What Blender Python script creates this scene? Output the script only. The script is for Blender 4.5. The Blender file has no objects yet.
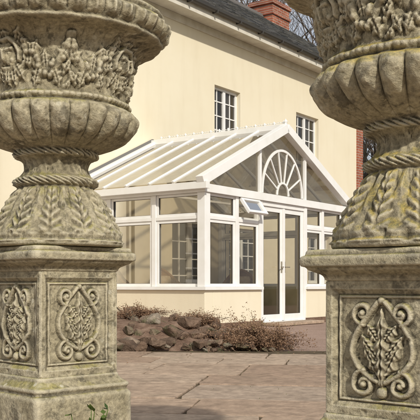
import bpy, bmesh, math, random
import numpy as np
from mathutils import Vector, Matrix, noise
R=random.Random(7)
scene=bpy.context.scene
# ---------------------------------------------------------------- helpers
class MB:
    def __init__(s): s.v=[];s.f=[];s.m=[];s.t=[]
    def face(s,idx,mi=0,t=0.5): s.f.append(idx);s.m.append(mi);s.t.append(t)
    def quad(s,a,b,c,d,mi=0,t=.5):
        n=len(s.v);s.v+= [tuple(a),tuple(b),tuple(c),tuple(d)];s.face((n,n+1,n+2,n+3),mi,t)
    def hexa(s,P,mi=0,t=.5):
        n=len(s.v);s.v+=[tuple(p) for p in P]
        for f in ((3,2,1,0),(4,5,6,7),(0,1,5,4),(1,2,6,5),(2,3,7,6),(3,0,4,7)): s.face(tuple(n+i for i in f),mi,t)
    def box(s,x0,y0,z0,x1,y1,z1,mi=0,t=.5):
        s.hexa([(x0,y0,z0),(x1,y0,z0),(x1,y1,z0),(x0,y1,z0),(x0,y0,z1),(x1,y0,z1),(x1,y1,z1),(x0,y1,z1)],mi,t)
    def bar(s,p,q,w,h,side,mi=0,t=.5):
        p=Vector(p);q=Vector(q);d=(q-p).normalized();a=Vector(side);a=(a-d*a.dot(d)).normalized();b=d.cross(a)
        a=a*w/2;b=b*h/2
        s.hexa([p-a-b,p+a-b,p+a+b,p-a+b,q-a-b,q+a-b,q+a+b,q-a+b],mi,t)
    def tube(s,p,q,r0,r1,n=6,mi=0,t=.5,cap=True):
        p=Vector(p);q=Vector(q);d=(q-p)
        if d.length<1e-6:return
        d.normalize();a=d.orthogonal().normalized();b=d.cross(a);k=len(s.v)
        for c,r in((p,r0),(q,r1)):
            for i in range(n):
                an=2*math.pi*i/n;s.v.append(tuple(c+a*(math.cos(an)*r)+b*(math.sin(an)*r)))
        for i in range(n):
            j=(i+1)%n;s.face((k+i,k+j,k+n+j,k+n+i),mi,t)
        if cap:
            s.face(tuple(k+n-1-i for i in range(n)),mi,t);s.face(tuple(k+n+i for i in range(n)),mi,t)
    def lathe(s,c,prof,n=12,mi=0,t=.5):
        k=len(s.v)
        for r,z in prof:
            for i in range(n):
                an=2*math.pi*i/n;s.v.append((c[0]+r*math.cos(an),c[1]+r*math.sin(an),c[2]+z))
        for j in range(len(prof)-1):
            for i in range(n):
                i2=(i+1)%n;s.face((k+j*n+i,k+j*n+i2,k+(j+1)*n+i2,k+(j+1)*n+i),mi,t)
    def obj(s,name,mats,parent=None,bevel=0,smooth=False,loc=None):
        me=bpy.data.meshes.new(name);me.from_pydata(s.v,[],s.f)
        if not isinstance(mats,(list,tuple)):mats=[mats]
        for m in mats: me.materials.append(m)
        me.polygons.foreach_set('material_index',s.m)
        at=me.attributes.new('tint','FLOAT','FACE');at.data.foreach_set('value',s.t)
        if smooth: me.polygons.foreach_set('use_smooth',[True]*len(s.f))
        me.update()
        o=bpy.data.objects.new(name,me);scene.collection.objects.link(o)
        if parent:o.parent=parent
        if loc:o.location=loc
        if bevel:
            b=o.modifiers.new('b','BEVEL');b.width=bevel;b.segments=2;b.limit_method='ANGLE';b.angle_limit=math.radians(40)
        return o
def empty(name,loc=(0,0,0),rz=0):
    e=bpy.data.objects.new(name,None);scene.collection.objects.link(e);e.location=loc;e.rotation_euler=(0,0,rz);e.empty_display_size=.2;return e

# ---------------------------------------------------------------- materials
class NT:
    def __init__(s,name):
        s.m=bpy.data.materials.new(name);s.m.use_nodes=True;s.t=s.m.node_tree;s.b=s.t.nodes['Principled BSDF'];s.out=s.t.nodes['Material Output']
        s.tc=s.n('ShaderNodeTexCoord');s.co=s.tc.outputs['Object']
    def n(s,ty,**k):
        x=s.t.nodes.new(ty)
        for a,b in k.items():setattr(x,a,b)
        return x
    def l(s,a,b): s.t.links.new(a,b)
    def noise(s,sc,det=5,rough=.55,co=None,dist=0):
        x=s.n('ShaderNodeTexNoise');x.inputs['Scale'].default_value=sc;x.inputs['Detail'].default_value=min(det,4.5);x.inputs['Roughness'].default_value=rough;x.inputs['Distortion'].default_value=dist
        s.l(co or s.co,x.inputs['Vector']);return x.outputs['Fac']
    def ramp(s,f,*st):
        x=s.n('ShaderNodeValToRGB');e=x.color_ramp.elements
        while len(e)<len(st):e.new(.5)
        for i,(p,c) in enumerate(st):
            e[i].position=p;e[i].color=(c if len(c)==4 else (*c,1)) if isinstance(c,tuple) else (c,c,c,1)
        s.l(f,x.inputs['Fac']);return x.outputs['Color']
    def mix(s,f,a,b,bt='MIX'):
        x=s.n('ShaderNodeMix',data_type='RGBA',blend_type=bt)
        for i,v in ((0,f),(6,a),(7,b)):
            if isinstance(v,bpy.types.NodeSocket): s.l(v,x.inputs[i])
            elif isinstance(v,tuple): x.inputs[i].default_value=(*v,1) if len(v)==3 else v
            else: x.inputs[i].default_value=v
        return x.outputs[2]
    def math(s,op,a,b=0):
        x=s.n('ShaderNodeMath',operation=op)
        for i,v in enumerate((a,b)):
            if isinstance(v,bpy.types.NodeSocket): s.l(v,x.inputs[i])
            else:x.inputs[i].default_value=v
        return x.outputs[0]
    def bump(s,h,st=.3,d=.01,nrm=None):
        x=s.n('ShaderNodeBump');x.inputs['Strength'].default_value=st;x.inputs['Distance'].default_value=d;s.l(h,x.inputs['Height'])
        s.l(x.outputs[0],s.b.inputs['Normal']);return x.outputs[0]
    def fin(s,col=None,rough=.8,spec=.3):
        if col is not None:
            if isinstance(col,bpy.types.NodeSocket): s.l(col,s.b.inputs['Base Color'])
            else:s.b.inputs['Base Color'].default_value=(*col,1)
        s.b.inputs['Roughness'].default_value=rough
        s.b.inputs['Specular IOR Level'].default_value=spec
        return s.m
    def attr(s,n='tint'):
        x=s.n('ShaderNodeAttribute');x.attribute_name=n;return x.outputs['Fac']
    def geo(s): return s.n('ShaderNodeNewGeometry')

def stone_mat(name,lichen,thr):
    t=NT(name);g=t.geo()
    n1=t.noise(5,5);nf=t.noise(60,4,.75);nm=t.noise(10,4,.68)
    c=t.ramp(n1,(.3,(.27,.235,.155)),(.5,(.39,.345,.235)),(.72,(.52,.47,.345)))
    c=t.mix(1,c,t.ramp(nf,(.3,.45),(.7,1.25)),'MULTIPLY')
    sx=t.n('ShaderNodeSeparateXYZ');t.l(g.outputs['Normal'],sx.inputs[0])
    up=t.math('ADD',t.math('MULTIPLY',sx.outputs[2],.40),t.math('SUBTRACT',nm,.5))
    c=t.mix(t.ramp(up,(thr,0.),(thr+.16,.8)),c,t.ramp(nf,(.38,(.20,.185,.07)),(.62,lichen)))
    c=t.mix(t.ramp(t.noise(11,4.5,.78,dist=.3),(.54,0.),(.62,.72)),c,(.085,.076,.055))
    v=t.n('ShaderNodeTexVoronoi');v.inputs['Scale'].default_value=24;t.l(t.co,v.inputs['Vector'])
    sp=t.math('MULTIPLY',t.ramp(v.outputs['Distance'],(.16,1.),(.24,0.)),t.ramp(n1,(.5,0.),(.6,.75)))
    c=t.mix(sp,c,(.56,.53,.42))
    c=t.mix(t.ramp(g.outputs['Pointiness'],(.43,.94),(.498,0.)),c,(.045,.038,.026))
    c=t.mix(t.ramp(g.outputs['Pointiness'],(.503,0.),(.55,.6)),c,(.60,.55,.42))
    t.bump(t.math('ADD',nm,nf),.9,.006)
    return t.fin(c,.92,.15)
M_stone=stone_mat('weathered_stone',(.34,.30,.10),.22)
M_stone2=stone_mat('weathered_stone_lichen',(.48,.36,.08),.15)

t=NT('cream_render');st=t.ramp(t.noise(.8,4,.6),(.3,(.73,.66,.50)),(.7,(.77,.71,.56)))
mp=t.n('ShaderNodeMapping');mp.inputs['Scale'].default_value=(3,3,.35);t.l(t.co,mp.inputs[0])
st=t.mix(t.ramp(t.noise(1.2,4,.6,co=mp.outputs[0]),(.5,0.),(.85,.3)),st,(.57,.49,.35))
t.bump(t.noise(70,4,.6),.4,.005);M_render=t.fin(st,.9,.2)

t=NT('white_upvc');c=t.ramp(t.noise(4,4,.6),(.3,(.75,.75,.72)),(.6,(.81,.81,.80)));M_upvc=t.fin(c,.38,.5)
t=NT('painted_fascia');c=t.ramp(t.noise(5,4),(.3,(.55,.51,.43)),(.7,(.68,.65,.57)));M_fascia=t.fin(c,.6,.3)
t=NT('black_gutter');M_gutter=t.fin((.05,.045,.04),.4,.5)
t=NT('lead_grey');M_lead=t.fin((.16,.155,.15),.6,.3)
def glass(name,tint,fk=1.2,base=.02,dirt=.06):
    t=NT(name);tr=t.n('ShaderNodeBsdfTransparent');tr.inputs[0].default_value=(*tint,1)
    gl=t.n('ShaderNodeBsdfGlossy');gl.inputs['Roughness'].default_value=.02
    fr=t.n('ShaderNodeFresnel');fr.inputs[0].default_value=1.5
    a=t.math('ADD',t.math('MULTIPLY',fr.outputs[0],fk),base)
    m=t.n('ShaderNodeMixShader');t.l(a,m.inputs[0]);t.l(tr.outputs[0],m.inputs[1]);t.l(gl.outputs[0],m.inputs[2])
    di=t.n('ShaderNodeBsdfDiffuse');di.inputs[0].default_value=(.30,.26,.20,1)
    m2=t.n('ShaderNodeMixShader');t.l(t.ramp(t.noise(4,3,.6),(.4,dirt*.4),(.75,dirt*2)),m2.inputs[0]);t.l(m.outputs[0],m2.inputs[1]);t.l(di.outputs[0],m2.inputs[2])
    t.l(m2.outputs[0],t.out.inputs['Surface']);return t.m
M_glass=glass('window_glass',(.80,.78,.72),1.2,.02,.04)
M_roofglass=glass('roof_glass',(.64,.58,.48),.75,0,.09)
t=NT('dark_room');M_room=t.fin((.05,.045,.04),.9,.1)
t=NT('curtain_cloth');M_curt=t.fin((.55,.52,.45),.9,.1)

def brickmat(name,c1,c2,mo,sc,bw,rh,ms,rot=None):
    t=NT(name);co=t.co
    if rot:
        mp=t.n('ShaderNodeMapping');mp.inputs['Rotation'].default_value=rot;t.l(co,mp.inputs[0]);co=mp.outputs[0]
    b=t.n('ShaderNodeTexBrick');b.inputs['Color1'].default_value=(*c1,1);b.inputs['Color2'].default_value=(*c2,1);b.inputs['Mortar'].default_value=(*mo,1)
    b.inputs['Scale'].default_value=sc;b.inputs['Brick Width'].default_value=bw;b.inputs['Row Height'].default_value=rh;b.inputs['Mortar Size'].default_value=ms;b.inputs['Bias'].default_value=-.1
    t.l(co,b.inputs['Vector'])
    c=t.mix(1,b.outputs['Color'],t.ramp(t.noise(3,4,.7),(.3,.65),(.7,1.25)),'MULTIPLY')
    h=t.math('MULTIPLY',b.outputs['Fac'],-1);t.bump(h,.6,.01)
    return t,c
t=NT('slate_roof');c=t.ramp(t.attr(),(0.,(.075,.078,.085)),(.6,(.125,.125,.13)),(1.,(.16,.15,.145)))
c=t.mix(t.ramp(t.noise(1.3,4,.6),(.45,0.),(.7,.6)),c,(.19,.18,.15));M_slate=t.fin(c,.55,.4)
t,c=brickmat('red_brick',(.36,.12,.07),(.27,.085,.055),(.36,.32,.27),1,.225,.075,.008,(math.pi/2,0,0));M_brick=t.fin(c,.85,.2)
t=NT('terracotta');M_terra=t.fin(t.ramp(t.noise(9,4),(.3,(.30,.12,.06)),(.7,(.45,.22,.12))),.8,.2)
t=NT('grey_ridge');M_ridge=t.fin((.14,.13,.125),.8,.2)

t=NT('paving');a=t.attr();nn=t.noise(2.2,4.5,.72)
c=t.ramp(a,(0.,(.33,.235,.17)),(.35,(.40,.295,.215)),(.7,(.44,.34,.255)),(1.,(.385,.30,.23)))
c=t.mix(1,c,t.ramp(t.noise(13,4.5,.72),(.3,.6),(.7,1.2)),'MULTIPLY')
c=t.mix(t.ramp(nn,(.50,0.),(.68,.5)),c,(.17,.125,.088))
c=t.mix(t.ramp(nn,(.28,.35),(.40,0.)),c,(.17,.16,.085))
t.bump(t.math('ADD',t.noise(14,4.5,.65),t.math('MULTIPLY',t.noise(90,3),.3)),.5,.012);M_pave=t.fin(c,.85,.2)
t=NT('joint_soil');M_joint=t.fin(t.ramp(t.noise(12,4),(.3,(.075,.055,.036)),(.7,(.14,.11,.07))),.95,.1)
t=NT('soil');n1=t.noise(9,4.5,.7);c=t.ramp(n1,(.3,(.11,.07,.05)),(.5,(.19,.125,.09)),(.7,(.30,.215,.16)));t.bump(t.noise(22,4.5,.7),.8,.03);M_soil=t.fin(c,.95,.1)
t=NT('pink_gravel');c=t.ramp(t.noise(45,4,.7),(.3,(.24,.16,.125)),(.7,(.48,.36,.30)));c=t.mix(t.ramp(t.noise(1.2,4,.65),(.45,0.),(.65,.5)),c,(.22,.15,.11));t.bump(t.noise(60,4,.7),.8,.012);M_gravel=t.fin(c,.95,.1)
t=NT('grass_field');c=t.ramp(t.noise(1.5,4,.65),(.3,(.045,.07,.02)),(.7,(.09,.11,.035)));M_grass=t.fin(c,.95,.1)
t=NT('rock');a=t.attr();c=t.ramp(a,(0.,(.115,.078,.055)),(.45,(.20,.135,.095)),(.8,(.25,.19,.14)),(1.,(.32,.28,.22)))
c=t.mix(1,c,t.ramp(t.noise(11,4.5,.7),(.3,.45),(.7,1.35)),'MULTIPLY');c=t.mix(t.ramp(t.noise(5,4,.6),(.54,0.),(.64,.6)),c,(.10,.105,.05))
t.bump(t.noise(16,4.5,.75),1,.04);M_rock=t.fin(c,.9,.2)
t=NT('bark');c=t.ramp(t.noise(4,4),(.3,(.09,.07,.06)),(.7,(.18,.15,.13)));M_bark=t.fin(c,.9,.1)
t=NT('twig_bark');M_twig=t.fin(t.ramp(t.attr(),(0.,(.09,.05,.03)),(1.,(.22,.13,.085))),.9,.1)
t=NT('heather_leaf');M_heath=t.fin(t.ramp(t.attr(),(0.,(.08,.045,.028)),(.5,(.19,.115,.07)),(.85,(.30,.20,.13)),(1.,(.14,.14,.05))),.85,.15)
t=NT('green_leaf');M_leaf=t.fin(t.ramp(t.attr(),(0.,(.03,.06,.012)),(1.,(.11,.16,.035))),.6,.3)
t=NT('wicker');w=t.n('ShaderNodeTexWave');w.inputs['Scale'].default_value=18;w.inputs['Distortion'].default_value=2;t.l(t.co,w.inputs[0]);c=t.ramp(w.outputs['Fac'],(.2,(.16,.09,.045)),(.8,(.34,.21,.11)));t.bump(w.outputs['Fac'],.5,.01);M_wick=t.fin(c,.7,.3)
t=NT('cushion');M_cush=t.fin(t.ramp(t.noise(14,4),(.4,(.42,.33,.22)),(.6,(.50,.42,.31))),.9,.1)
t=NT('floor_tile');M_tile=t.fin((.35,.22,.15),.5,.3)
t=NT('door_metal');M_metal=t.fin((.55,.5,.4),.3,.5);M_metal.node_tree.nodes['Principled BSDF'].inputs['Metallic'].default_value=1

# ---------------------------------------------------------------- frame of the house
EYE=.70
TH=math.atan2(.816,.578)
T=3.05;W=4.9
C=Vector((-.08,13.2,0));lx=Vector((math.cos(TH),math.sin(TH),0));ly=Vector((-math.sin(TH),math.cos(TH),0))
P0=C+ly*T

# ---------------------------------------------------------------- ground
g=MB();S=600
g.quad((-S,-S,0),(S,-S,0),(S,S,0),(-S,S,0));g.obj('ground',M_grass,loc=(0,0,-.012))
g=MB();g.quad((-14,-6,0),(14,-6,0),(14,26,0),(-14,26,0));g.obj('gravel_path',M_gravel,loc=(0,0,-.006))
g=MB();g.quad((-7,-4,0),(7,-4,0),(7,8.95,0),(-7,8.95,0));g.obj('patio_bedding',M_joint,loc=(0,0,.004))
pv=MB();RP=random.Random(3)
ang=math.radians(-9)
ca,sa=math.cos(ang),math.sin(ang)
y=-6.2
while y<10.6:
    hgt=RP.choice([.6,.6,.75,.9]);x=-9+RP.random()*.5
    while x<9:
        wd=RP.choice([.6,.75,.9,.9,1.2])
        cx,cy=x+wd/2,y+hgt/2
        wx=cx*ca-cy*sa;wy=cx*sa+cy*ca
        if -6.9<wx<6.9 and -3.9<wy<8.66:
            gp=.007;z=.013+RP.random()*.005;tl=[(RP.random()-.5)*.006 for _ in range(4)];tt=RP.random()
            cor=[(x+gp,y+gp),(x+wd-gp,y+gp),(x+wd-gp,y+hgt-gp),(x+gp,y+hgt-gp)]
            P=[];ZZ=[]
            for i in range(4):
                a0=cor[i];a1=cor[(i+1)%4];z0_=tl[i];z1_=tl[(i+1)%4]
                for kk in range(6):
                    u=kk/6
                    px=a0[0]+(a1[0]-a0[0])*u+RP.uniform(-.005,.005);py=a0[1]+(a1[1]-a0[1])*u+RP.uniform(-.005,.005)
                    if kk==0: px+=(x+wd/2-px)*.02;py+=(y+hgt/2-py)*.02
                    P.append((px*ca-py*sa,px*sa+py*ca));ZZ.append(z+z0_*(1-u)+z1_*u)
            k=len(pv.v);n=len(P)
            pv.v+=[(p[0],p[1],-.02) for p in P]+[(p[0],p[1],q) for p,q in zip(P,ZZ)]
            for i in range(n): pv.face((k+i,k+(i+1)%n,k+n+(i+1)%n,k+n+i),0,tt)
            pv.face(tuple(k+n+i for i in range(n)),0,tt)
        x+=wd
    y+=hgt
pv.obj('patio',M_pave,bevel=.005)
gj=MB()
for i in range(5200):
    px=RP.uniform(-4,4);py=RP.uniform(4,8.9)
    if noise.noise(Vector((px*1.2,py*1.2,3)))<.12: continue
    d=Vector((RP.gauss(0,1),RP.gauss(0,1),1.2)).normalized();s=d.orthogonal().normalized();L=RP.uniform(.006,.016)
    p=Vector((px,py,.003));gj.quad(p-s*L*.3,p+s*L*.3,p+d*L+s*L*.1,p+d*L-s*L*.1,0,RP.random()*.5)
# fallen dead leaves blown on the patio, gathered at the rockery foot
gj.obj('joint_moss',M_leaf)
dl=MB()
for i in range(420):
    px=RP.uniform(-2.6,2.6);py=8.75-abs(RP.gauss(0,.9)) if i%2 else RP.uniform(8.4,9.0)
    an=RP.uniform(0,6.28);d=Vector((math.cos(an),math.sin(an),RP.uniform(-.1,.3)));s=Vector((-math.sin(an),math.cos(an),RP.uniform(-.3,.3)));L=RP.uniform(.012,.032)
    p=Vector((px,py,.023));dl.quad(p,p+d*L*.5+s*L*.3,p+d*L,p+d*L*.5-s*L*.3,0,RP.random())
dl.obj('fallen_leaves',M_heath)

# ---------------------------------------------------------------- house
house=empty('cream_house',P0,TH)
HX0,HX1,HD,EH=-9.0,12.1,5.6,6.38
def opening_window(nm,x0,x1,z0,z1,cols,rows):
    f=MB();yy=.10
    f.box(x0,yy,z0,x0+.06,yy+.07,z1);f.box(x1-.06,yy,z0,x1,yy+.07,z1)
    f.box(x0+.06,yy,z0,x1-.06,yy+.07,z0+.07);f.box(x0+.06,yy,z1-.06,x1-.06,yy+.07,z1)
    cw=(x1-x0)/2
    f.box(x0+cw-.045,yy-.006,z0+.07,x0+cw+.045,yy+.064,z1-.06)
    for i in range(1,cols):
        if abs(i-cols/2)<.01: continue
        xx=x0+(x1-x0)*i/cols;f.box(xx-.012,yy+.018,z0+.07,xx+.012,yy+.05,z1-.06)
    for j in range(1,rows):
        zz=z0+(z1-z0)*j/rows
        for a,b in((x0+.06,x0+cw-.045),(x0+cw+.045,x1-.06)): f.box(a,yy+.014,zz-.012,b,yy+.054,zz+.012)
    f.obj(nm+'_frame',M_upvc,house)
    gq=MB();gq.quad((x0+.05,yy+.034,z0+.05),(x1-.05,yy+.034,z0+.05),(x1-.05,yy+.034,z1-.05),(x0+.05,yy+.034,z1-.05));gq.obj(nm+'_glass',M_glass,house)
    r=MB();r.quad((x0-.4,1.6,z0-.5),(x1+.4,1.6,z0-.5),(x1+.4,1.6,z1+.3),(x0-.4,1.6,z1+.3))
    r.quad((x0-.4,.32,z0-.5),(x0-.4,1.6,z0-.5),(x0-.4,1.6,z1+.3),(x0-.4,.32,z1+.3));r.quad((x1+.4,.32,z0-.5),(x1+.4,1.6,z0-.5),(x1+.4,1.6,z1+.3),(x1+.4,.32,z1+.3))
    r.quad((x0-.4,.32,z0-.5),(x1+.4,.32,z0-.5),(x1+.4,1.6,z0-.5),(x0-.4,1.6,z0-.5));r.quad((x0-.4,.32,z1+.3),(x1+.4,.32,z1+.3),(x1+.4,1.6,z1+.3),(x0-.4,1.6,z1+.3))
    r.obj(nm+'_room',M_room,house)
    cu=MB()
    for a,b in((x0,x0+.22),(x1-.22,x1)):
        k=8
        for i in range(k):
            xa=a+(b-a)*i/k;xb=a+(b-a)*(i+1)/k;ya=.27+.02*(i%2);yb=.27+.02*((i+1)%2)
            cu.quad((xa,ya,z0-.1),(xb,yb,z0-.1),(xb,yb,z1+.1),(xa,ya,z1+.1))
    cu.obj(nm+'_curtain',M_curt,house)
    s=MB();s.box(x0-.06,-.07,z0-.07,x1+.06,.099,z0-.002);s.obj(nm+'_sill',M_fascia,house,bevel=.008)
holes=[(4.62,5.65,3.85,5.12),(8.25,9.45,3.85,5.12),(5.2,6.5,.75,2.0),(8.9,10.1,.75,2.0),(-4.6,-3.4,3.85,5.12),(-5.0,-3.4,.75,2.0)]
nms=['upper_window_a','upper_window_b','lower_window_a','lower_window_b','upper_window_c','lower_window_c']
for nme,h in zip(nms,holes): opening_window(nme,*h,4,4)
fd=(3.1,4.5,.02,2.1)
allh=holes+[fd]
w=MB()
xs=sorted({HX0,HX1-.001}|{a for h in allh for a in h[:2]});zs=sorted({0,EH+.1}|{a for h in allh for a in h[2:]})
for i in range(len(xs)-1):
    for j in range(len(zs)-1):
        cx=(xs[i]+xs[i+1])/2;cz=(zs[j]+zs[j+1])/2
        if any(h[0]<cx<h[1] and h[2]<cz<h[3] for h in allh):continue
        w.quad((xs[i],0,zs[j]),(xs[i+1],0,zs[j]),(xs[i+1],0,zs[j+1]),(xs[i],0,zs[j+1]))
        w.quad((xs[i],.3,zs[j]),(xs[i],.3,zs[j+1]),(xs[i+1],.3,zs[j+1]),(xs[i+1],.3,zs[j]))
for h in allh:
    a,b,c0,d=h
    w.quad((a,0,c0),(a,.3,c0),(a,.3,d),(a,0,d));w.quad((b,0,c0),(b,0,d),(b,.3,d),(b,.3,c0))
    w.quad((a,0,d),(a,.3,d),(b,.3,d),(b,0,d));w.quad((a,0,c0),(b,0,c0),(b,.3,c0),(a,.3,c0))
pitch=math.radians(34)
RH=EH+.02+(HD/2)*math.tan(pitch)
for xx in(HX0,HX1):
    k=len(w.v);w.v+=[(xx,0,0),(xx,HD,0),(xx,HD,EH),(xx,HD/2,RH-.1),(xx,0,EH)];w.face((k,k+1,k+2,k+3,k+4))
w.quad((HX0,HD,0),(HX1,HD,0),(HX1,HD,EH+.1),(HX0,HD,EH+.1))
w.obj('walls',M_render,house)
f=MB();a,b,c0,d=fd
f.box(a,.08,c0,a+.07,.15,d);f.box(b-.07,.08,c0,b,.15,d);f.box(a+.07,.08,d-.07,b-.07,.15,d);f.box(a+.07,.08,c0,b-.07,.15,.2)
m=(a+b)/2;f.box(m-.08,.074,.2,m+.08,.144,d-.07)
for xx in(a+.36,b-.36):f.box(xx-.012,.09,.2,xx+.012,.14,d-.07)
for zz in(.55,.9,1.25,1.62):
    f.box(a+.07,.094,zz-.012,m-.08,.136,zz+.012);f.box(m+.08,.094,zz-.012,b-.07,.136,zz+.012)
f.obj('french_door_frame',M_upvc,house)
gq=MB();gq.quad((a,.115,c0),(b,.115,c0),(b,.115,d),(a,.115,d));gq.obj('french_door_glass',M_glass,house)
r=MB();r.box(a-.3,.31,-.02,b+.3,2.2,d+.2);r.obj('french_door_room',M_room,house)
br=MB();br.box(HX1-.34,-.035,0,HX1+.03,.3,EH-.05);br.obj('brick_corner',M_brick,house)
ea=MB();OV=.42
ea.box(HX0-.1,-OV,EH-.06,HX1+.12,-.004,EH-.02)
ea.box(HX0-.1,-OV-.028,EH-.1,HX1+.12,-OV-.002,EH+.14)
ea.box(HX0-.1,-.035,EH-.22,HX1-.36,-.003,EH-.063)
ea.obj('fascia_and_soffit',M_fascia,house,bevel=.004)
gu=MB();gy=-OV-.095;gz=EH+.11
k=7
for i in range(k):
    a0=math.pi+math.pi*i/k;a1=math.pi+math.pi*(i+1)/k
    gu.quad((HX0-.12,gy+.065*math.cos(a0),gz+.07*math.sin(a0)),(HX1+.14,gy+.065*math.cos(a0),gz+.07*math.sin(a0)),(HX1+.14,gy+.065*math.cos(a1),gz+.07*math.sin(a1)),(HX0-.12,gy+.065*math.cos(a1),gz+.07*math.sin(a1)))
gu.tube((-1.6,-.09,0),(-1.6,-.09,EH-.25),.035,.035,10,cap=False);gu.tube((-1.6,-.09,EH-.25),(-1.6,gy,EH+.04),.035,.035,10)
for i in range(24):
    xx=HX0+.3+i*.9;gu.box(xx,gy-.072,gz-.08,xx+.025,-OV-.03,gz-.02)
gu.obj('gutter',M_gutter,house)
run=HD/2+OV+.10;L=run/math.cos(pitch)
rsl=random.Random(8)
for sgn,nm in((1,'roof_front'),(-1,'roof_back')):
    r=MB();LX=HX1-HX0+.3;r.box(0,0,0,LX,L,.06)
    for i in range(int(L/.2)):
        x=-.125*(i%2)
        while x<LX:
            a=max(0,x)+.002;b=min(LX,x+.25)-.002;x+=.25
            if b-a<.02: continue
            h=.077+rsl.uniform(-.003,.006)
            k=len(r.v);yb=min(L,i*.2+.205)
            r.v+=[(a,i*.2+rsl.uniform(-.004,.004),h),(b,i*.2+rsl.uniform(-.004,.004),h),(b,yb,.064),(a,yb,.064),(a,i*.2,.061),(b,i*.2,.061)]
            tt=rsl.random();r.face((k,k+1,k+2,k+3),0,tt);r.face((k+4,k+5,k+1,k),0,tt)
    o=r.obj(nm,M_slate,house)
    if sgn==1:
        o.location=(HX0-.15,-OV-.10,EH+.10);o.rotation_euler=(pitch,0,0)
    else:
        o.location=(HX1+.15,HD+OV+.10,EH+.10);o.rotation_euler=(pitch,0,math.pi)
rz=EH+.10+run*math.tan(pitch)
r=MB()
x=HX0-.15
while x<HX1+.1:
    r.tube((x,HD/2,rz+.05),(x+.44,HD/2,rz+.05),.10,.105,10);x+=.45
r.obj('ridge_tiles',M_ridge,house)
vb=MB();ov=HX1+.13
vb.bar((ov,-OV-.05,EH+.02),(ov,HD/2,rz-.07),.03,.2,(1,0,0));vb.bar((ov,HD+OV+.05,EH+.02),(ov,HD/2,rz-.07),.03,.2,(1,0,0));vb.obj('bargeboard',M_fascia,house)
def chimney(nm,x,y,wx,wy,z0,z1,pots):
    c=MB();c.box(x,y,z0,x+wx,y+wy,z1);c.box(x-.04,y-.04,z1-.32,x+wx+.04,y+wy+.04,z1-.24);c.box(x-.05,y-.05,z1,x+wx+.05,y+wy+.05,z1+.08);c.box(x-.02,y-.02,z1+.08,x+wx+.02,y+wy+.02,z1+.14)
    c.obj(nm,M_brick,house)
    p=MB()
    for i in range(pots):
        px=x+wx*(i+.5)/pots
        p.lathe((px,y+wy/2,z1+.14),[(.13,0),(.14,.05),(.115,.08),(.10,.3),(.10,.38),(.13,.41),(.13,.46),(.09,.46),(.085,.3)],14)
    p.obj(nm+'_pots',M_terra,house,smooth=True)
chimney('chimney',11.05,HD/2-.4,1.0,.8,7.6,9.12,2)
chimney('chimney_stack_b',-6,HD/2-.35,1.2,.7,7.6,9.6,2)

# ---------------------------------------------------------------- conservatory
con=empty('conservatory',P0,TH)
F=MB();G=MB();BW=MB();RG=MB()
ZS,ZT,ZE=.62,1.74,2.25
d0,d1=1.70,3.20
BW.box(0,-T,0,.22,-.003,ZS);BW.box(.221,-T,0,d0-.04,-T+.22,ZS);BW.box(d1+.04,-T,0,W-.221,-T+.22,ZS);BW.box(W-.22,-T,0,W,-.003,ZS)
BW.obj('dwarf_wall',M_render,con,bevel=.008)
BP=MB();BP.box(-.03,-T-.03,0,.1,-.01,.09);BP.box(.101,-T-.03,0,d0-.03,-T+.1,.09);BP.box(d1+.03,-T-.03,0,W+.03,-T+.1,.09);BP.obj('plinth',M_soil,con)
F.box(-.05,-T-.05,ZS+.001,.2,-.004,ZS+.05);F.box(.201,-T-.05,ZS+.001,d0-.035,-T+.2,ZS+.05);F.box(d1+.035,-T-.05,ZS+.001,W-.201,-T+.2,ZS+.05);F.box(W-.2,-T-.05,ZS+.001,W+.05,-.004,ZS+.05)
FZ=ZS+.051
SL=MB();LD=MB()
def plane(O,u,n):
    O=Vector(O);u=Vector(u);n=Vector(n)
    def pt(a,z,o=0): p=O+u*a+n*o;return Vector((p.x,p.y,z))
    def bx(a0,z0,a1,z1,dp,off=0,mb=None):
        (mb or F).hexa([pt(a0,z0,off+dp/2),pt(a1,z0,off+dp/2),pt(a1,z0,off-dp/2),pt(a0,z0,off-dp/2),pt(a0,z1,off+dp/2),pt(a1,z1,off+dp/2),pt(a1,z1,off-dp/2),pt(a0,z1,off-dp/2)])
    return pt,bx
def frame(pt,bx,a0,a1,z0,z1,fw=.05,dp=.06,off=0,glass=True,thick_b=None):
    tb=thick_b or fw
    bx(a0,z0,a0+fw,z1,dp,off);bx(a1-fw,z0,a1,z1,dp,off);bx(a0+fw,z0,a1-fw,z0+tb,dp-.004,off);bx(a0+fw,z1-fw,a1-fw,z1,dp-.004,off)
    if glass:
        G.quad(pt(a0+fw-.01,z0+tb-.01,off-.008),pt(a1-fw+.01,z0+tb-.01,off-.008),pt(a1-fw+.01,z1-fw+.01,off-.008),pt(a0+fw-.01,z1-fw+.01,off-.008))
        e=.005
        A0,A1,B0,B1=a0+fw,a1-fw,z0+tb,z1-fw
        bx(A0,B0,A0+e,B1,.02,off+.004,SL);bx(A1-e,B0,A1,B1,.02,off+.004,SL);bx(A0+e,B0,A1-e,B0+e,.019,off+.004,SL);bx(A0+e,B1-e,A1-e,B1,.019,off+.004,SL)
def wallrun(O,u,n,bays,pw=.085):
    pt,bx=plane(O,u,n)
    for i,a in enumerate(bays):
        if 0<i<len(bays)-1: bx(a-pw/2,FZ,a+pw/2,ZE-.1,.10)
    for i in range(len(bays)-1):
        a0=bays[i]+pw/2+.001;a1=bays[i+1]-pw/2-.001
        frame(pt,bx,a0,a1,FZ,ZT,.05)
        bx(a0,ZT,a1,ZT+.055,.09)
        frame(pt,bx,a0,a1,ZT+.056,ZE-.101,.04,.056,glass=True)
wallrun((.07,-T,0),(0,1,0),(-1,0,0),[.07,1.04,2.02,T-.05])
wallrun((W-.07,-T,0),(0,1,0),(1,0,0),[.07,1.04,2.02,T-.05])
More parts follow.
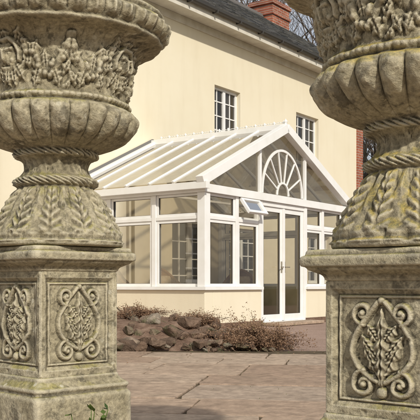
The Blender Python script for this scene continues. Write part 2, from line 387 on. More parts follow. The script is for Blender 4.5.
for x0,x1 in((-.002,.145),(W-.145,W+.002)):
    F.box(x0,-T-.002,FZ,x1,-T+.145,ZE-.1)
    F.box(x0,-.1,FZ,x1,-.005,ZE-.1)
O=(0,-T+.07,0);pt,bx=plane(O,(1,0,0),(0,-1,0))
pw=.085
gb=[.10,.95,d0-.04];gr=[d1+.04,W-.95,W-.10]
for bays in(gb,gr):
    for a in bays[1:2]: bx(a-pw/2,FZ,a+pw/2,ZE-.1,.10)
for bays in(gb,gr):
    for i in range(2):
        a0=bays[i]+pw/2+.001;a1=bays[i+1]-pw/2-.001
        frame(pt,bx,a0,a1,FZ,ZT,.05);bx(a0,ZT,a1,ZT+.055,.09)
        op=(bays is gb and i==1)
        frame(pt,bx,a0,a1,ZT+.056,ZE-.101,.032 if op else .04,.056,glass=not op)
        if op:
            hz=ZE-.125;H=hz-(ZT+.075);an=math.radians(36)
            def tp(a,s,o=0):
                return pt(a,hz-s*math.cos(an)+o*math.sin(an),.035+s*math.sin(an)+o*math.cos(an))
            def sb(a0,s0,a1,s1):
                F.hexa([tp(a0,s0,.0),tp(a1,s0,.0),tp(a1,s1,.0),tp(a0,s1,.0),tp(a0,s0,.05),tp(a1,s0,.05),tp(a1,s1,.05),tp(a0,s1,.05)])
            b0,b1=a0+.02,a1-.02
            sb(b0,0,b0+.05,H);sb(b1-.05,0,b1,H);sb(b0+.05,0,b1-.05,.05);sb(b0+.05,H-.05,b1-.05,H)
            G.quad(tp(b0+.04,.04,.02),tp(b1-.04,.04,.02),tp(b1-.04,H-.04,.02),tp(b0+.04,H-.04,.02))
for a in(d0-.04,d1+.04): bx(a-.05,.005,a+.05,ZE-.1,.13)
bx(d0+.011,.005,d1-.011,.06,.14)
bx(d0+.011,2.07,d1-.011,ZE-.101,.11)
mid=(d0+d1)/2
for a0,a1 in((d0+.012,mid-.002),(mid+.002,d1-.012)): frame(pt,bx,a0,a1,.062,2.068,.085,.06,thick_b=.12)
bx(mid-.03,.07,mid+.03,2.06,.03,.045)
HN=MB()
for a in(mid-.055,mid+.055):
    p=pt(a,1.02,.04);q=pt(a,1.02,.085);HN.tube(p,q,.01,.01,8);q2=pt(a+(.1 if a>mid else -.1),1.02,.085);HN.tube(q,q2,.009,.009,8)
    HN.hexa([pt(a-.018,.92,.031),pt(a+.018,.92,.031),pt(a+.018,.92,.04),pt(a-.018,.92,.04),pt(a-.018,1.12,.031),pt(a+.018,1.12,.031),pt(a+.018,1.12,.04),pt(a-.018,1.12,.04)])
HN.obj('door_handles',M_metal,con)
st=MB();st.box(d0-.05,-T-.38,0.0,d1+.05,-T-.032,.055);st.obj('door_step',M_pave,con,bevel=.012)
F.box(-.03,-T-.03,ZE-.099,.16,-.006,ZE+.03);F.box(W-.16,-T-.03,ZE-.099,W+.03,-.006,ZE+.03)
F.box(.161,-T-.028,ZE-.099,W-.161,-T+.15,ZE+.03)
for x0,x1 in((-.13,-.033),(W+.033,W+.13)): F.box(x0,-T-.12,ZE-.06,x1,-.01,ZE+.05)
AP=3.50;ex=-.14;ez=ZE+.055
cx=W/2
sl=(AP-ez)/(cx-ex)
def zr(x): return AP-abs(x-cx)*sl
GY=-T+.04
for sx in(ex,W-ex):
    F.bar((sx,GY-.05,ez),(cx,GY-.05,AP),.14,.15,(0,1,0))
    F.bar((sx,-.07,ez+.0),(cx,-.07,AP+.0),.1,.11,(0,1,0))
    LD.bar((sx,-.012,ez+.08),(cx,-.012,AP+.08),.018,.06,(0,1,0))
for a in(d0-.04,d1+.04): F.box(a-.035,GY-.03,ZE+.031,a+.035,GY+.05,zr(a)-.06)
def sp(rx,rzz,an): return Vector((cx+rx*math.cos(an),GY+.01,ZE+.05+rzz*math.sin(an)))
N=24
for rx,rzz,wd in((.20,.22,.035),(.70,.80,.045)):
    for i in range(N): F.bar(sp(rx,rzz,math.pi*i/N),sp(rx,rzz,math.pi*(i+1.06)/N),.05,wd,(0,1,0))
for i in range(1,7):
    an=math.pi*i/7
    F.bar(sp(.205,.225,an),sp(.69,.79,an),.042,.026,(0,1,0))
k=len(G.v);G.v+=[(.1,GY+.012,ZE+.02),(W-.1,GY+.012,ZE+.02),(cx,GY+.012,AP-.05)];G.face((k,k+1,k+2))
nb=6
for i in range(1,nb):
    yy=-T+.04+(T-.1)*i/nb
    for sx in(ex+.01,W-ex-.01):
        F.bar((sx,yy,ez+.01),(cx,yy,AP+.01),.042,.05,(0,1,0))
F.box(cx-.06,-T-.05,AP-.05,cx+.06,-.01,AP+.075)
for s0,s1 in((ex,cx),(W-ex,cx)):
    RG.quad((s0,-T,ez+.012),(s0,-.02,ez+.012),(s1,-.02,AP+.012),(s1,-T,AP+.012))
F.bar((.1,-T*.5,ZE+.02),(W-.1,-T*.5,ZE+.02),.04,.04,(0,1,0))
CR=MB();yy=-T+.02
z0=AP+.075
while yy<-.1:
    CR.lathe((cx,yy,z0),[(.022,0),(.010,.008),(.010,.018),(.022,.03),(.024,.042),(.012,.056),(.0,.07)],8)
    if yy+.2<-.1:
        pr=None
        for i in range(7):
            an=math.pi*i/6;p=Vector((cx,yy+.1-.1*math.cos(an),z0+.008+.03*math.sin(an)))
            if pr is not None: CR.tube(pr,p,.007,.007,5)
            pr=p
    yy+=.2
CR.lathe((cx,-T-.02,z0),[(.04,0),(.022,.01),(.02,.02),(.035,.035),(.038,.05),(.018,.07),(.0,.10)],12)
CR.obj('ridge_cresting',M_upvc,con,smooth=True)
F.obj('white_frame',M_upvc,con,bevel=.004)
SL.obj('glazing_seals',M_gutter,con);LD.obj('lead_flashing',M_lead,con)
G.obj('glazing',M_glass,con);RG.obj('roof_glazing',M_roofglass,con)
fl=MB();fl.box(.225,-T+.225,-.02,W-.225,-.01,.03);fl.obj('floor',M_tile,con)
def armchair(x,y,rz,wd=.75):
    e=empty('wicker_armchair',P0+lx*x+ly*y+Vector((0,0,.03)),TH+rz)
    m=MB();h=wd/2
    for sx in(-h+.05,h-.05):
        for sy in(-.3,.3): m.tube((sx,sy,0),(sx,sy,.3),.025,.03,8)
    m.box(-h,-.33,.26,h,.33,.36)
    K=14;pr=None
    for i in range(K+1):
        an=math.pi*i/K
        p=Vector((h*math.cos(an)*1.02,-.05+.42*math.sin(an)**.8,0));top=.62+.36*math.sin(an)**2
        q=Vector((p.x,p.y,0))
        if pr is not None:
            a,ta=pr
            m.hexa([(a.x*.92,a.y*.92,.3),(a.x,a.y,.3),(q.x,q.y,.3),(q.x*.92,q.y*.92,.3),(a.x*.95,a.y*.95,ta),(a.x*1.06,a.y*1.06,ta),(q.x*1.06,q.y*1.06,top),(q.x*.95,q.y*.95,top)])
            m.tube((a.x,a.y,ta),(q.x,q.y,top),.035,.035,8)
        pr=(q,top)
    for sx in(-1,1): m.box(min(sx*h,sx*(h-.06)),-.33,.3,max(sx*h,sx*(h-.06)),-.05,.6);m.tube((sx*(h-.02),-.34,.62),(sx*h,-.03,.62),.035,.035,8)
    m.obj('body',M_wick,e)
    c=MB();c.box(-h+.08,-.32,.365,h-.08,.26,.47);c.bar((0,.24,.45),(0,.33,.85),wd-.3,.1,(1,0,0));c.obj('cushions',M_cush,e,bevel=.035,smooth=True)
armchair(1.05,-.75,math.radians(35));armchair(2.3,-.62,math.radians(-10));armchair(4.1,-1.0,math.radians(-60))
e=empty('coffee_table',P0+lx*2.3+ly*-1.6+Vector((0,0,.03)),TH);m=MB();m.lathe((0,0,.40),[(0,0),(.36,0),(.37,.015),(.36,.03),(0,.03)],28)
for i in range(4):
    an=i*math.pi/2+.7;m.tube((.26*math.cos(an),.26*math.sin(an),.4),(.3*math.cos(an),.3*math.sin(an),0),.02,.018,8)
m.obj('top_and_legs',M_wick,e)

# ---------------------------------------------------------------- urn
def leafh(X,Y,cx,cy,ang,L,w,A,lobes=4):
    dx=X-cx;dy=Y-cy;p=dx*math.cos(ang)+dy*math.sin(ang);q=-dx*math.sin(ang)+dy*math.cos(ang)
    tt=np.clip(p/L,0,1);hw=w*np.sin(np.pi*tt**.75)*(1+.28*np.cos(lobes*2*np.pi*tt))+1e-5
    m=np.clip(1-np.abs(q)/hw,0,1)*((p>0)&(p<L))
    return A*np.sqrt(m)*(1-.45*np.exp(-(q/(w*.12))**2))*(1-.18*np.cos(lobes*4*np.pi*tt+np.abs(q)/w*5))
def blob(X,Y,cx,cy,r,A): 
    d=((X-cx)**2+(Y-cy)**2)/r**2;return A*np.sqrt(np.clip(1-d,0,1))
def stroke(X,Y,pts,r,A):
    H=np.zeros_like(X)
    for (x0,y0),(x1,y1) in zip(pts[:-1],pts[1:]):
        dx,dy=x1-x0,y1-y0;l2=dx*dx+dy*dy+1e-12
        tt=np.clip(((X-x0)*dx+(Y-y0)*dy)/l2,0,1);d=((X-x0-tt*dx)**2+(Y-y0-tt*dy)**2)/r**2
        H=np.maximum(H,A*np.sqrt(np.clip(1-d,0,1)))
    return H
def body_relief(X,Y):
    H=np.zeros_like(X);mx=np.maximum
    for sgn in(-1,1):
        for an,L in((100,.085),(60,.09),(25,.09),(-15,.085),(-60,.08),(-85,.085)):
            a=math.radians(an) if sgn>0 else math.pi-math.radians(an)
            H=mx(H,leafh(X,Y,sgn*.016,.10,a,L,.024,.018))
        pts=[(sgn*(.055+.153*i/10),.135-.075*math.sin(math.pi*i/10)) for i in range(11)]
        H=mx(H,stroke(X,Y,pts,.014,.012))
        rr=random.Random(5)
        for i in range(20):
            k=rr.random();x=sgn*(.06+.145*k);y=.135-.075*math.sin(math.pi*k)+rr.uniform(-.02,.02)
            H=mx(H,blob(X,Y,x,y,rr.uniform(.009,.014),.022))
        for k,an in((.2,70),(.5,95),(.8,60),(.35,-110),(.65,-70)):
            x=sgn*(.055+.153*k);y=.135-.075*math.sin(math.pi*k);a=math.radians(an) if sgn>0 else math.pi-math.radians(an)
            H=mx(H,leafh(X,Y,x,y,a,.06,.020,.016,3))
        for j in range(5): H=mx(H,leafh(X,Y,sgn*.208,.15-j*.03,math.radians(-90+(28 if j%2 else -28)),.05,.015,.018,2))
        H=mx(H,blob(X,Y,sgn*.208,.158,.016,.022))
    H=mx(H,blob(X,Y*.82,0,.098*.82,.040,.030))
    H=mx(H,stroke(X,Y,[(0,.115),(0,.092)],.008,.040));H=mx(H,blob(X,Y,0,.09,.010,.041))
    for s in(-1,1):
        H=mx(H,stroke(X,Y,[(s*.008,.117),(s*.026,.12)],.006,.036));H=mx(H,blob(X,Y,s*.017,.108,.006,.033));H=mx(H,blob(X,Y,s*.024,.088,.011,.031))
        H=mx(H,stroke(X,Y,[(0,.145),(s*.02,.148),(s*.036,.135),(s*.046,.112),(s*.044,.09)],.009,.027))
    H=np.where(((X/.014)**2+((Y-.073)/.004)**2)<1,H-.008,H)
    H=mx(H,leafh(X,Y,0,.066,math.radians(-90),.05,.02,.024,3))
    return H
prof=[(.0,0),(.225,0),(.235,.004),(.237,.016),(.228,.022),(.222,.028),(.228,.036),(.226,.05),(.214,.062),(.200,.09),(.186,.12),(.170,.15),(.152,.18),(.138,.2),(.128,.21),(.138,.216),(.147,.224),(.148,.235),(.138,.243),(.122,.252),(.112,.268),(.109,.285),(.114,.302),(.128,.312),(.145,.317),(.149,.327),(.142,.336),(.150,.341),(.175,.35),(.21,.367),(.243,.39),(.268,.42),(.281,.45),(.283,.475),(.272,.495),(.256,.503),(.248,.507),(.256,.514),(.262,.523),(.256,.532),(.246,.537),(.246,.55),(.25,.58),(.256,.62),(.265,.66),(.278,.69),(.298,.708),(.325,.718),(.352,.724),(.368,.728),(.375,.737),(.368,.746),(.376,.752),(.392,.775),(.396,.80),(.388,.818),(.378,.822),(.384,.832),(.386,.842),(.378,.852),(.355,.856),(.335,.85),(.32,.82),(.30,.77),(.20,.72),(.0,.72)]
pr=np.array(prof);seg=np.hypot(np.diff(pr[:,0]),np.diff(pr[:,1]));cum=np.concatenate([[0],np.cumsum(seg)])
NR,NA=450,720
s_=np.linspace(0,cum[-1],NR);r_=np.interp(s_,cum,pr[:,0]);z_=np.interp(s_,cum,pr[:,1])
ker=np.array([1,2,3,2,1])/9.
r2=np.convolve(np.pad(r_,2,'edge'),ker,'valid');z2=np.convolve(np.pad(z_,2,'edge'),ker,'valid');r2[0]=0;r2[-1]=0
A_,Z_=np.meshgrid(np.linspace(0,2*np.pi,NA,endpoint=False),z2);Rr=np.repeat(r2[:,None],NA,1)
ktop=[i for i,p in enumerate(prof) if p==(.386,.842)][0]
outer=(s_<cum[ktop])[:,None]*np.ones_like(A_)
def win(z,a,b,f): return np.clip((z-a)/f,0,1)*np.clip((b-z)/f,0,1)
D=np.zeros_like(A_)
NG=26;ph=NG*A_/2
D+=(np.abs(np.cos(ph))**.7-.62)*.028*np.sqrt(win(Z_,.342,.503,.04))
NF=12;cc=((A_*NF/(2*np.pi))%1)-.5;cc2=((A_*NF/(2*np.pi)+.5)%1)-.5
v=np.clip((Z_-.055)/.14,0,1);wz=np.sqrt(win(Z_,.045,.205,.02))
hw=.47*(1-.55*v)*(1+.10*np.cos(v*2*np.pi*4));l1=np.sqrt(np.clip(1-np.abs(cc)/hw,0,1))*(1-.4*np.exp(-(cc/.05)**2))*(1-.22*np.cos(v*30-np.abs(cc)*16))
hw2=.5*(1-.8*v);l2=np.sqrt(np.clip(1-np.abs(cc2)/(hw2+.02),0,1))*.55
D+=wz*.023*(np.maximum(l1,l2)-.4)
D+=win(Z_,.0,.05,.01)*.006*np.abs(np.cos(NF*A_))
D+=.004*np.sin(A_*36+Z_*500)*(win(Z_,.214,.245,.006)+win(Z_,.312,.338,.006))
D+=.003*np.abs(np.sin(A_*40))*win(Z_,.508,.534,.006)
D+=outer*win(Z_,.75,.815,.012)*(.013*np.abs(np.cos(A_*20))**.6-.007+.006*np.exp(-((((A_*40/(2*np.pi))+.5)%1-.5)/.08)**2))
D+=outer*win(Z_,.69,.727,.012)*.007*np.abs(np.sin(A_*24))
q=(A_%(np.pi/2)-np.pi/4);X=q*(.208/(np.pi/4));Y=Z_-.532
D+=body_relief(X,Y)*win(Z_,.538,.712,.012)*outer
rng_=np.random.default_rng(3)
D+=outer*.0016*(np.sin(A_*7+Z_*31)+np.sin(A_*17-Z_*53+1)+np.sin(A_*29+Z_*97+2))
ch=np.zeros_like(A_)
for i in range(260):
    a0=rng_.uniform(0,2*np.pi);z0_=rng_.uniform(.02,.83);rr_=rng_.uniform(.003,.010)
    ch=np.maximum(ch,np.clip(1-(((A_-a0)*.25)**2+(Z_-z0_)**2)/rr_**2,0,1)*rr_*.4)
D-=ch*outer
D=D*((s_>cum[3]))[:,None]
Rf=np.maximum(Rr+D,0)
Zm=np.interp(Z_,[0,.342,.503,.537,.712,.856],[0,.338,.475,.505,.695,.812])
V=np.stack([Rf*np.cos(A_),Rf*np.sin(A_),Zm],-1).reshape(-1,3)
ii=np.arange(NR-1)[:,None]*NA;jj=np.arange(NA)[None,:];j2=(jj+1)%NA
Fq=np.stack([ii+jj,ii+j2,ii+NA+j2,ii+NA+jj],-1).reshape(-1,4)
def npmesh(name,V,Fq,mat):
    me=bpy.data.meshes.new(name);me.vertices.add(len(V));me.vertices.foreach_set('co',V.astype(np.float32).ravel())
    me.loops.add(Fq.size);me.loops.foreach_set('vertex_index',Fq.astype(np.int32).ravel());me.polygons.add(len(Fq))
    me.polygons.foreach_set('loop_start',np.arange(0,Fq.size,4,dtype=np.int32));me.polygons.foreach_set('loop_total',np.full(len(Fq),4,dtype=np.int32))
    me.polygons.foreach_set('use_smooth',np.ones(len(Fq),dtype=bool));me.materials.append(mat);me.update(calc_edges=True);me.validate();return me
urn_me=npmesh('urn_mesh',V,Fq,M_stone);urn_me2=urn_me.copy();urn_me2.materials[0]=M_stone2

def ped_panel():
    nu,nv=150,210;U=np.linspace(-.159,.159,nu);Vv=np.linspace(.395,.745,nv);X,Z=np.meshgrid(U,Vv);Y=Z-.57
    ex_=np.minimum(.159-np.abs(X),.175-np.abs(Y))
    h=np.where(ex_>.026,0,.014)*1.0
    h=np.where((ex_>.020)&(ex_<.034),.014*np.clip((.034-ex_)/.014,0,1),h)
    h=np.maximum(h,np.where((ex_>.036)&(ex_<.044),.006*np.sqrt(np.clip(1-((ex_-.040)/.004)**2,0,1)),0))
    H=np.zeros_like(X);mx=np.maximum
    for s in(-1,1):
        pts=[]
        for i in range(25):
            k=i/24;pts.append((s*(.010+.078*math.sin(math.pi*k**.8)*(1-.15*k)),-.085+.205*k))
        H=mx(H,stroke(X,Y,pts,.008,.013))
        for c0,c1,r0,dr,st in((.050,-.092,.036,-1,90),(.052,.092,.030,1,-90)):
            sp_=[]
            for i in range(26):
                k=i/25;a=math.radians(st+dr*430*k);rr=r0*(1-.75*k);sp_.append((s*(c0+rr*math.cos(a)),c1+rr*math.sin(a)))
            H=mx(H,stroke(X,Y,sp_,.0075,.013));H=mx(H,blob(X,Y,s*c0,c1,.010,.016))
        for cy,an,L in((-.07,62,.10),(-.03,52,.085),(.015,55,.06)):
            a=math.radians(an) if s>0 else math.pi-math.radians(an);H=mx(H,leafh(X,Y,s*.006,cy,a,L,.018,.014,3))
        H=mx(H,leafh(X,Y,s*.012,-.08,math.radians(15) if s>0 else math.radians(165),.05,.013,.011,1))
    H=mx(H,leafh(X,Y,0,-.10,math.radians(90),.21,.022,.018,4))
    H=mx(H,blob(X,Y,0,-.112,.016,.017));H=mx(H,blob(X,Y,0,.125,.011,.014))
    h=mx(h,H*1.1)
    h=h+.0009*(np.sin(X*90+Z*40)+np.sin(Z*130-X*50))*np.clip(ex_/.01,0,1)
    for i in range(60):
        a0=rng_.uniform(-.16,.16);z0_=rng_.uniform(.4,.74);rr_=rng_.uniform(.003,.008)
        h=h-np.clip(1-((X-a0)**2+(Z-z0_)**2)/rr_**2,0,1)*rr_*.35
    rnd=np.clip(1-ex_/.006,0,1)**2*.004*((.159-np.abs(X))<.007)
    return X,Z,h-rnd
X,Z,h=ped_panel();nv,nu=X.shape
Vs=[];Fs=[];off=0
ii=np.arange(nv-1)[:,None]*nu;jj=np.arange(nu-1)[None,:];fq=np.stack([ii+jj,ii+jj+1,ii+nu+jj+1,ii+nu+jj],-1).reshape(-1,4)
edge=(h[:,0]+h[:,-1])/2
for k in range(4):
    a=k*math.pi/2;hh=h.copy();hh[:,0]=edge;hh[:,-1]=edge;dd=.145+hh
    Xe=np.where(np.abs(np.abs(X)-.159)<1e-4,np.sign(X)*dd,X)
    x=Xe*math.cos(a)+dd*math.sin(a);y=Xe*math.sin(a)-dd*math.cos(a)
    Vs.append(np.stack([x,y,Z],-1).reshape(-1,3));Fs.append(fq+off);off+=nu*nv
pp=[(.222,0),(.222,.155),(.216,.165),(.198,.172),(.197,.18),(.197,.325),(.192,.334),(.186,.337),(.186,.344),(.192,.35),(.191,.358),(.180,.366),(.168,.378),(.164,.384),(.166,.389),(.160,.394),(.150,.3965)]
pt2=[(.150,.7435),(.158,.745),(.164,.749),(.165,.756),(.170,.762),(.186,.770),(.197,.776),(.199,.782),(.210,.785),(.211,.806),(.206,.812),(.199,.814),(.199,.824),(.194,.829),(.0,.8305)]
def sqloft(P):
    q=np.array(P);sg=np.hypot(np.diff(q[:,0]),np.diff(q[:,1]));cu=np.concatenate([[0],np.cumsum(sg)])
    n=int(cu[-1]/.004);s=np.linspace(0,cu[-1],n);hs=np.interp(s,cu,q[:,0]);zs=np.interp(s,cu,q[:,1])
    hs=np.convolve(np.pad(hs,1,'edge'),[.25,.5,.25],'valid')
    M=160;th=np.linspace(0,2*np.pi,M,endpoint=False)+np.pi/M
    c,s2=np.cos(th),np.sin(th);e=26.;rad=1/((np.abs(c)**e+np.abs(s2)**e)**(1/e))
    X=hs[:,None]*(rad*c)[None,:];Y=hs[:,None]*(rad*s2)[None,:];Zz=np.repeat(zs[:,None],M,1)
    wv=1+.004*np.sin(th*9+1)[None,:]*np.sin(zs*60)[:,None]+.003*np.sin(th*23)[None,:]
    for i in range(30):
        k=rng_.integers(n);m=rng_.integers(M);rr_=rng_.uniform(.008,.018)
        d2=(X-X[k,m])**2+(Y-Y[k,m])**2+(Zz-Zz[k,m])**2;wv=wv-np.clip(1-d2/rr_**2,0,1)*rr_*1.3
    V=np.stack([X*wv,Y*wv,Zz],-1).reshape(-1,3)
    ii=np.arange(n-1)[:,None]*M;jj=np.arange(M)[None,:];j2=(jj+1)%M
    return V,np.stack([ii+jj,ii+j2,ii+M+j2,ii+M+jj],-1).reshape(-1,4)
for P in(pp,pt2):
    v_,f_=sqloft(P);Vs.append(v_);Fs.append(f_+off);off+=len(v_)
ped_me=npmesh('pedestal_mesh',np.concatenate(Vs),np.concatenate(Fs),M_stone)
F_PX=850.
def place(px,upx,dist,dz,rot,urot,me,sxy=1):
    x=(px-210)/F_PX*dist;ux=(upx-210)/F_PX*dist
    p=bpy.data.objects.new('stone_pedestal',ped_me);scene.collection.objects.link(p);p.location=(x,dist,dz);p.rotation_euler=(0,0,rot);p.scale=(sxy,sxy,1)
    u=bpy.data.objects.new('stone_urn',me);scene.collection.objects.link(u);u.location=(ux,dist,.8306+dz);u.rotation_euler=(0,0,urot)
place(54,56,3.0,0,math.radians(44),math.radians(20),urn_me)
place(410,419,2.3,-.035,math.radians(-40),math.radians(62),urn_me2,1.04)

# ---------------------------------------------------------------- rockery
def rock(mb,c,sx,sy,sz,rng,tone):
    bm=bmesh.new()
    for i in range(15):
        v=Vector((rng.gauss(0,1),rng.gauss(0,1),rng.gauss(0,1))).normalized()*rng.uniform(.8,1.05)
        v=Vector((max(-.75,min(.75,v.x)),max(-.75,min(.75,v.y)),max(-.66,min(.66,v.z))))
        bm.verts.new(v)
    bmesh.ops.convex_hull(bm,input=bm.verts)
    for v in [v for v in bm.verts if not v.link_faces]: bm.verts.remove(v)
    bmesh.ops.bevel(bm,geom=list(bm.edges),offset=.05,segments=1,affect='EDGES')
    bmesh.ops.triangulate(bm,faces=bm.faces);bmesh.ops.subdivide_edges(bm,edges=bm.edges,cuts=1)
    rot=Matrix.Rotation(rng.uniform(-.4,.4),3,'X')@Matrix.Rotation(rng.uniform(-.4,.4),3,'Y')
    rz=Matrix.Rotation(rng.uniform(0,6.28),3,'Z')
    k=len(mb.v);bm.verts.ensure_lookup_table();bm.verts.index_update()
    for v in bm.verts:
        p=rz@(rot@Vector((v.co.x*sx,v.co.y*sy,v.co.z*sz)))
        for fr,am in((9,.022),(28,.010)):
            p=p+Vector((noise.noise(p*fr+c),noise.noise(p*fr+c+Vector((5,0,0))),noise.noise(p*fr+c+Vector((0,7,0)))))*am
        mb.v.append(tuple(p+c))
    for f in bm.faces: mb.face(tuple(k+v.index for v in f.verts),0,tone)
    bm.free()
rk=MB();rr=random.Random(11)
mo=MB();nx,ny=50,26
def mound(x,y):
    e=max(0,min(1,(1-abs(2*(x+3.4)/3.9-1))*2.4))*max(0,min(1,(1-abs(2*(y-8.95)/3.1-1))*2.2))
    return -.02+.29*e**.8+.04*noise.noise(Vector((x*3,y*3,0)))*e
for j in range(ny+1):
    for i in range(nx+1):
        x=-3.4+3.9*i/nx;y=8.95+3.1*j/ny;mo.v.append((x,y,mound(x,y)))
for j in range(ny):
    for i in range(nx):
        a=j*(nx+1)+i;mo.face((a,a+1,a+nx+2,a+nx+1))
mo.obj('soil_bank',M_soil,smooth=True)
for row,(yy,nn,sc) in enumerate(((9.0,24,.75),(9.16,22,.9),(9.36,20,.9),(9.62,18,.9),(9.95,14,.9),(10.4,9,.85))):
    for i in range(nn):
        x=-3.15+3.5*(i+rr.uniform(-.3,.3))/(nn-1);y=yy+rr.uniform(-.09,.09)
        if row>2 and rr.random()<.2: continue
        s=sc*rr.choice((.08,.11,.14,.18))*rr.uniform(.85,1.15)
        rock(rk,Vector((x,y,max(.03,mound(x,y))+rr.uniform(.0,.06))),s*rr.uniform(1,1.5),s*.9,s*rr.uniform(.5,.9),rr,rr.random())
for i in range(70):
    rock(rk,Vector((rr.uniform(-2.5,.9),rr.uniform(8.85,9.2),.02)),*(rr.uniform(.02,.055),)*3,rr,rr.random())
rk.obj('rockery',M_rock)

# ---------------------------------------------------------------- plants
def shrub(name,c,rx,ry,rz,nt,rng,mats,leaf=.014,ntw=260):
    mb=MB();c=Vector(c)
    for i in range(ntw):
        a=rng.uniform(0,6.283);el=math.asin(rng.uniform(.05,1));k=rng.uniform(.55,1.15)*(1+.22*math.sin(a*4+c.x*5))
        tip=Vector((rx*math.cos(a)*math.cos(el)*k,ry*math.sin(a)*math.cos(el)*k,rz*math.sin(el)*k*(1+.25*math.sin(a*3))))
        p=Vector((rng.uniform(-.3,.3)*rx,rng.uniform(-.3,.3)*ry,0));st=5;prev=p
        w=Vector((rng.gauss(0,1),rng.gauss(0,1),rng.gauss(0,.5)))*.03
        for j in range(1,st+1):
            u=j/st;q=p.lerp(tip,u)+w*math.sin(u*6)+Vector((0,0,.05*math.sin(u*3.14)))
            mb.tube(c+prev,c+q,.004*(1.1-u*.8),.004*(1.1-(u+.2)*.8),3,0,rng.random(),cap=False);
            if u>.35:
                for _ in range(nt):
                    lp=prev.lerp(q,rng.random())+Vector((rng.gauss(0,1),rng.gauss(0,1),rng.gauss(0,1)))*.018
                    d=Vector((rng.gauss(0,1),rng.gauss(0,1),rng.gauss(.4,1))).normalized();s=d.orthogonal().normalized();L=leaf*rng.uniform(.6,1.6)
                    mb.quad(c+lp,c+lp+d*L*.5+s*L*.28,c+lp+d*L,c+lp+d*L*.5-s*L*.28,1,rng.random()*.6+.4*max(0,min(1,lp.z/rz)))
            prev=q
    return mb.obj(name,mats)
rs=random.Random(5)
shrub('heather_shrub',(.50,9.15,0),.52,.32,.30,9,rs,[M_twig,M_heath],.018,460)
shrub('heather_shrub',(-.15,9.95,.22),.36,.26,.16,6,rs,[M_twig,M_heath],.016,110)
shrub('heather_shrub',(-.9,10.5,.28),.5,.3,.17,6,rs,[M_twig,M_heath],.016,160)
shrub('garden_shrub',(-1.9,10.3,.28),.5,.4,.3,6,rs,[M_twig,M_leaf],.03,140)
wd=MB()
for i in range(16):
    a=rs.uniform(0,6.28);b=Vector((-.385+rs.uniform(-.02,.02),2.66+rs.uniform(-.02,.02),0));tip=b+Vector((math.cos(a)*.07,math.sin(a)*.05,rs.uniform(.2,.31)));prev=b
    for j in range(1,7):
        u=j/6;q=b.lerp(tip,u)+Vector((0,0,.02*math.sin(u*3)));wd.tube(prev,q,.0022,.0018,4,0,.8);
        if j>2:
            for _ in range(3):
                d=Vector((rs.gauss(0,1),rs.gauss(0,1),rs.gauss(.3,.6))).normalized();s=d.cross(Vector((0,0,1))).normalized();L=rs.uniform(.02,.035)
                wd.quad(q,q+d*L*.5+s*L*.3,q+d*L,q+d*L*.5-s*L*.3,0,rs.random())
        prev=q
wd.obj('weed_plant',[M_leaf])

def tree_mesh(seed,H):
    rg=random.Random(seed);mb=MB()
    def br(p,d,L,r,lv):
        n=max(3,int(L/.6)) if lv<3 else 3
        q=p;rr0=r
        for i in range(n):
            u=(i+1)/n
            d=(d+Vector((rg.gauss(0,1),rg.gauss(0,1),rg.gauss(0,1)))*(.06+.03*lv)+Vector((0,0,.05*lv))).normalized()
            e=q+d*(L/n);r1=max(.005,r*(1-.6*u))
            mb.tube(q,e,rr0,r1,8 if lv<1 else (4 if lv<3 else 3),0,.5,cap=False)
            if lv<4 and (lv>0 or u>.25):
                for _ in range(2 if lv==0 or rg.random()<.35 else 1):
                    if rg.random()<.85:
                        s=d.orthogonal().normalized();s=(Matrix.Rotation(rg.uniform(0,6.28),3,d)@s)
                        nd=(d*rg.uniform(.7,1.1)+s*rg.uniform(.5,.85)).normalized()
                        LL=L*rg.uniform(.42,.62)
                        if lv==0: LL=L*rg.uniform(.5,.7)*(1.15-u*.6)
                        if LL>.25: br(e,nd,LL,r1*.6,lv+1)
            q=e;rr0=r1
    br(Vector((0,0,-.1)),Vector((0,0,1)),H*.8,H*.018,0)
    return mb
ms=[tree_mesh(2,11).obj('bare_tree',M_bark)]
print('tree faces',len(ms[0].data.polygons))
ms.append(bpy.data.objects.new('bare_tree',ms[0].data));scene.collection.objects.link(ms[1])
def settree(o,x,y,s,rz): o.location=(x,y,0);o.scale=(s,s,s);o.rotation_euler=(0,0,rz)
settree(ms[0],4.5,36,1.5,0);settree(ms[1],7.4,34,1.0,1)
for k,(x,y,s,rz) in enumerate(((.5,46,1.75,2),(13,42,1.2,3.),(-9,45,1.5,4),(9.0,50,1.3,5))):
    o=bpy.data.objects.new('bare_tree',ms[0].data);scene.collection.objects.link(o);settree(o,x,y,s,rz)
hd=MB();rg=random.Random(4)
for i in range(9000):
    x=rg.uniform(-60,60);z=abs(rg.gauss(0,.9));y=62+rg.gauss(0,1.0)
    if z>2.6+.5*math.sin(x*.4):continue
    d=Vector((rg.gauss(0,1),rg.gauss(0,1),rg.gauss(0,1))).normalized();s=d.orthogonal().normalized();L=.5
    p=Vector((x,y,z));hd.quad(p,p+d*L*.5+s*L*.4,p+d*L,p+d*L*.5-s*L*.4,0,rg.random()*.6)
hd.obj('hedge',M_leaf)
hl=MB();nx=60
for i in range(nx+1):
    x=-400+800*i/nx;hl.v.append((x,220,-1));hl.v.append((x,330,14+8*math.sin(x*.011)+4*math.sin(x*.031)));hl.v.append((x,480,-1))
for i in range(nx):
    a=i*3;hl.face((a,a+3,a+4,a+1));hl.face((a+1,a+4,a+5,a+2))
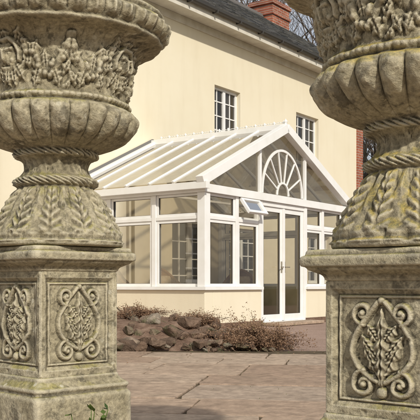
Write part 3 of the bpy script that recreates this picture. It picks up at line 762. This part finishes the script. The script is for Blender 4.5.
hl.obj('hills',M_grass,smooth=True)

# ---------------------------------------------------------------- light, sky, camera
sv=Vector((.42,-1,0)).normalized();el=math.radians(34);sd=Vector((sv.x*math.cos(el),sv.y*math.cos(el),math.sin(el)))
L=bpy.data.lights.new('sun','SUN');L.energy=3.5;L.angle=math.radians(1.5);L.color=(1,.94,.83)
lo=bpy.data.objects.new('sun',L);scene.collection.objects.link(lo);lo.rotation_euler=(-sd).to_track_quat('-Z','Y').to_euler()
wo=bpy.data.worlds.new('World');scene.world=wo;wo.use_nodes=True;nt=wo.node_tree
sk=nt.nodes.new('ShaderNodeTexSky');sk.sky_type='NISHITA';sk.sun_disc=False;sk.sun_elevation=el;sk.sun_rotation=math.atan2(sd.x,sd.y);sk.dust_density=3.5
tc=nt.nodes.new('ShaderNodeTexCoord');no=nt.nodes.new('ShaderNodeTexNoise');no.inputs['Scale'].default_value=2.2;no.inputs['Detail'].default_value=5;nt.links.new(tc.outputs['Generated'],no.inputs['Vector'])
rp=nt.nodes.new('ShaderNodeValToRGB');rp.color_ramp.elements[0].position=.3;rp.color_ramp.elements[0].color=(.45,.45,.45,1);rp.color_ramp.elements[1].position=.6;rp.color_ramp.elements[1].color=(.95,.95,.95,1);nt.links.new(no.outputs['Fac'],rp.inputs['Fac'])
mx=nt.nodes.new('ShaderNodeMix');mx.data_type='RGBA';nt.links.new(rp.outputs['Color'],mx.inputs[0]);nt.links.new(sk.outputs[0],mx.inputs[6]);mx.inputs[7].default_value=(4.7,4.8,5.0,1)
nt.links.new(mx.outputs[2],nt.nodes['Background'].inputs[0]);nt.nodes['Background'].inputs[1].default_value=.125
cam=bpy.data.cameras.new('camera');co=bpy.data.objects.new('camera',cam);scene.collection.objects.link(co);scene.camera=co
co.location=(0,0,EYE);co.rotation_euler=(math.radians(90),0,0);cam.sensor_width=36;cam.lens=850/420*36;cam.shift_y=75/420;cam.clip_end=2000;cam.clip_start=.05
scene.view_settings.view_transform='Standard';scene.view_settings.look='None';scene.view_settings.exposure=0
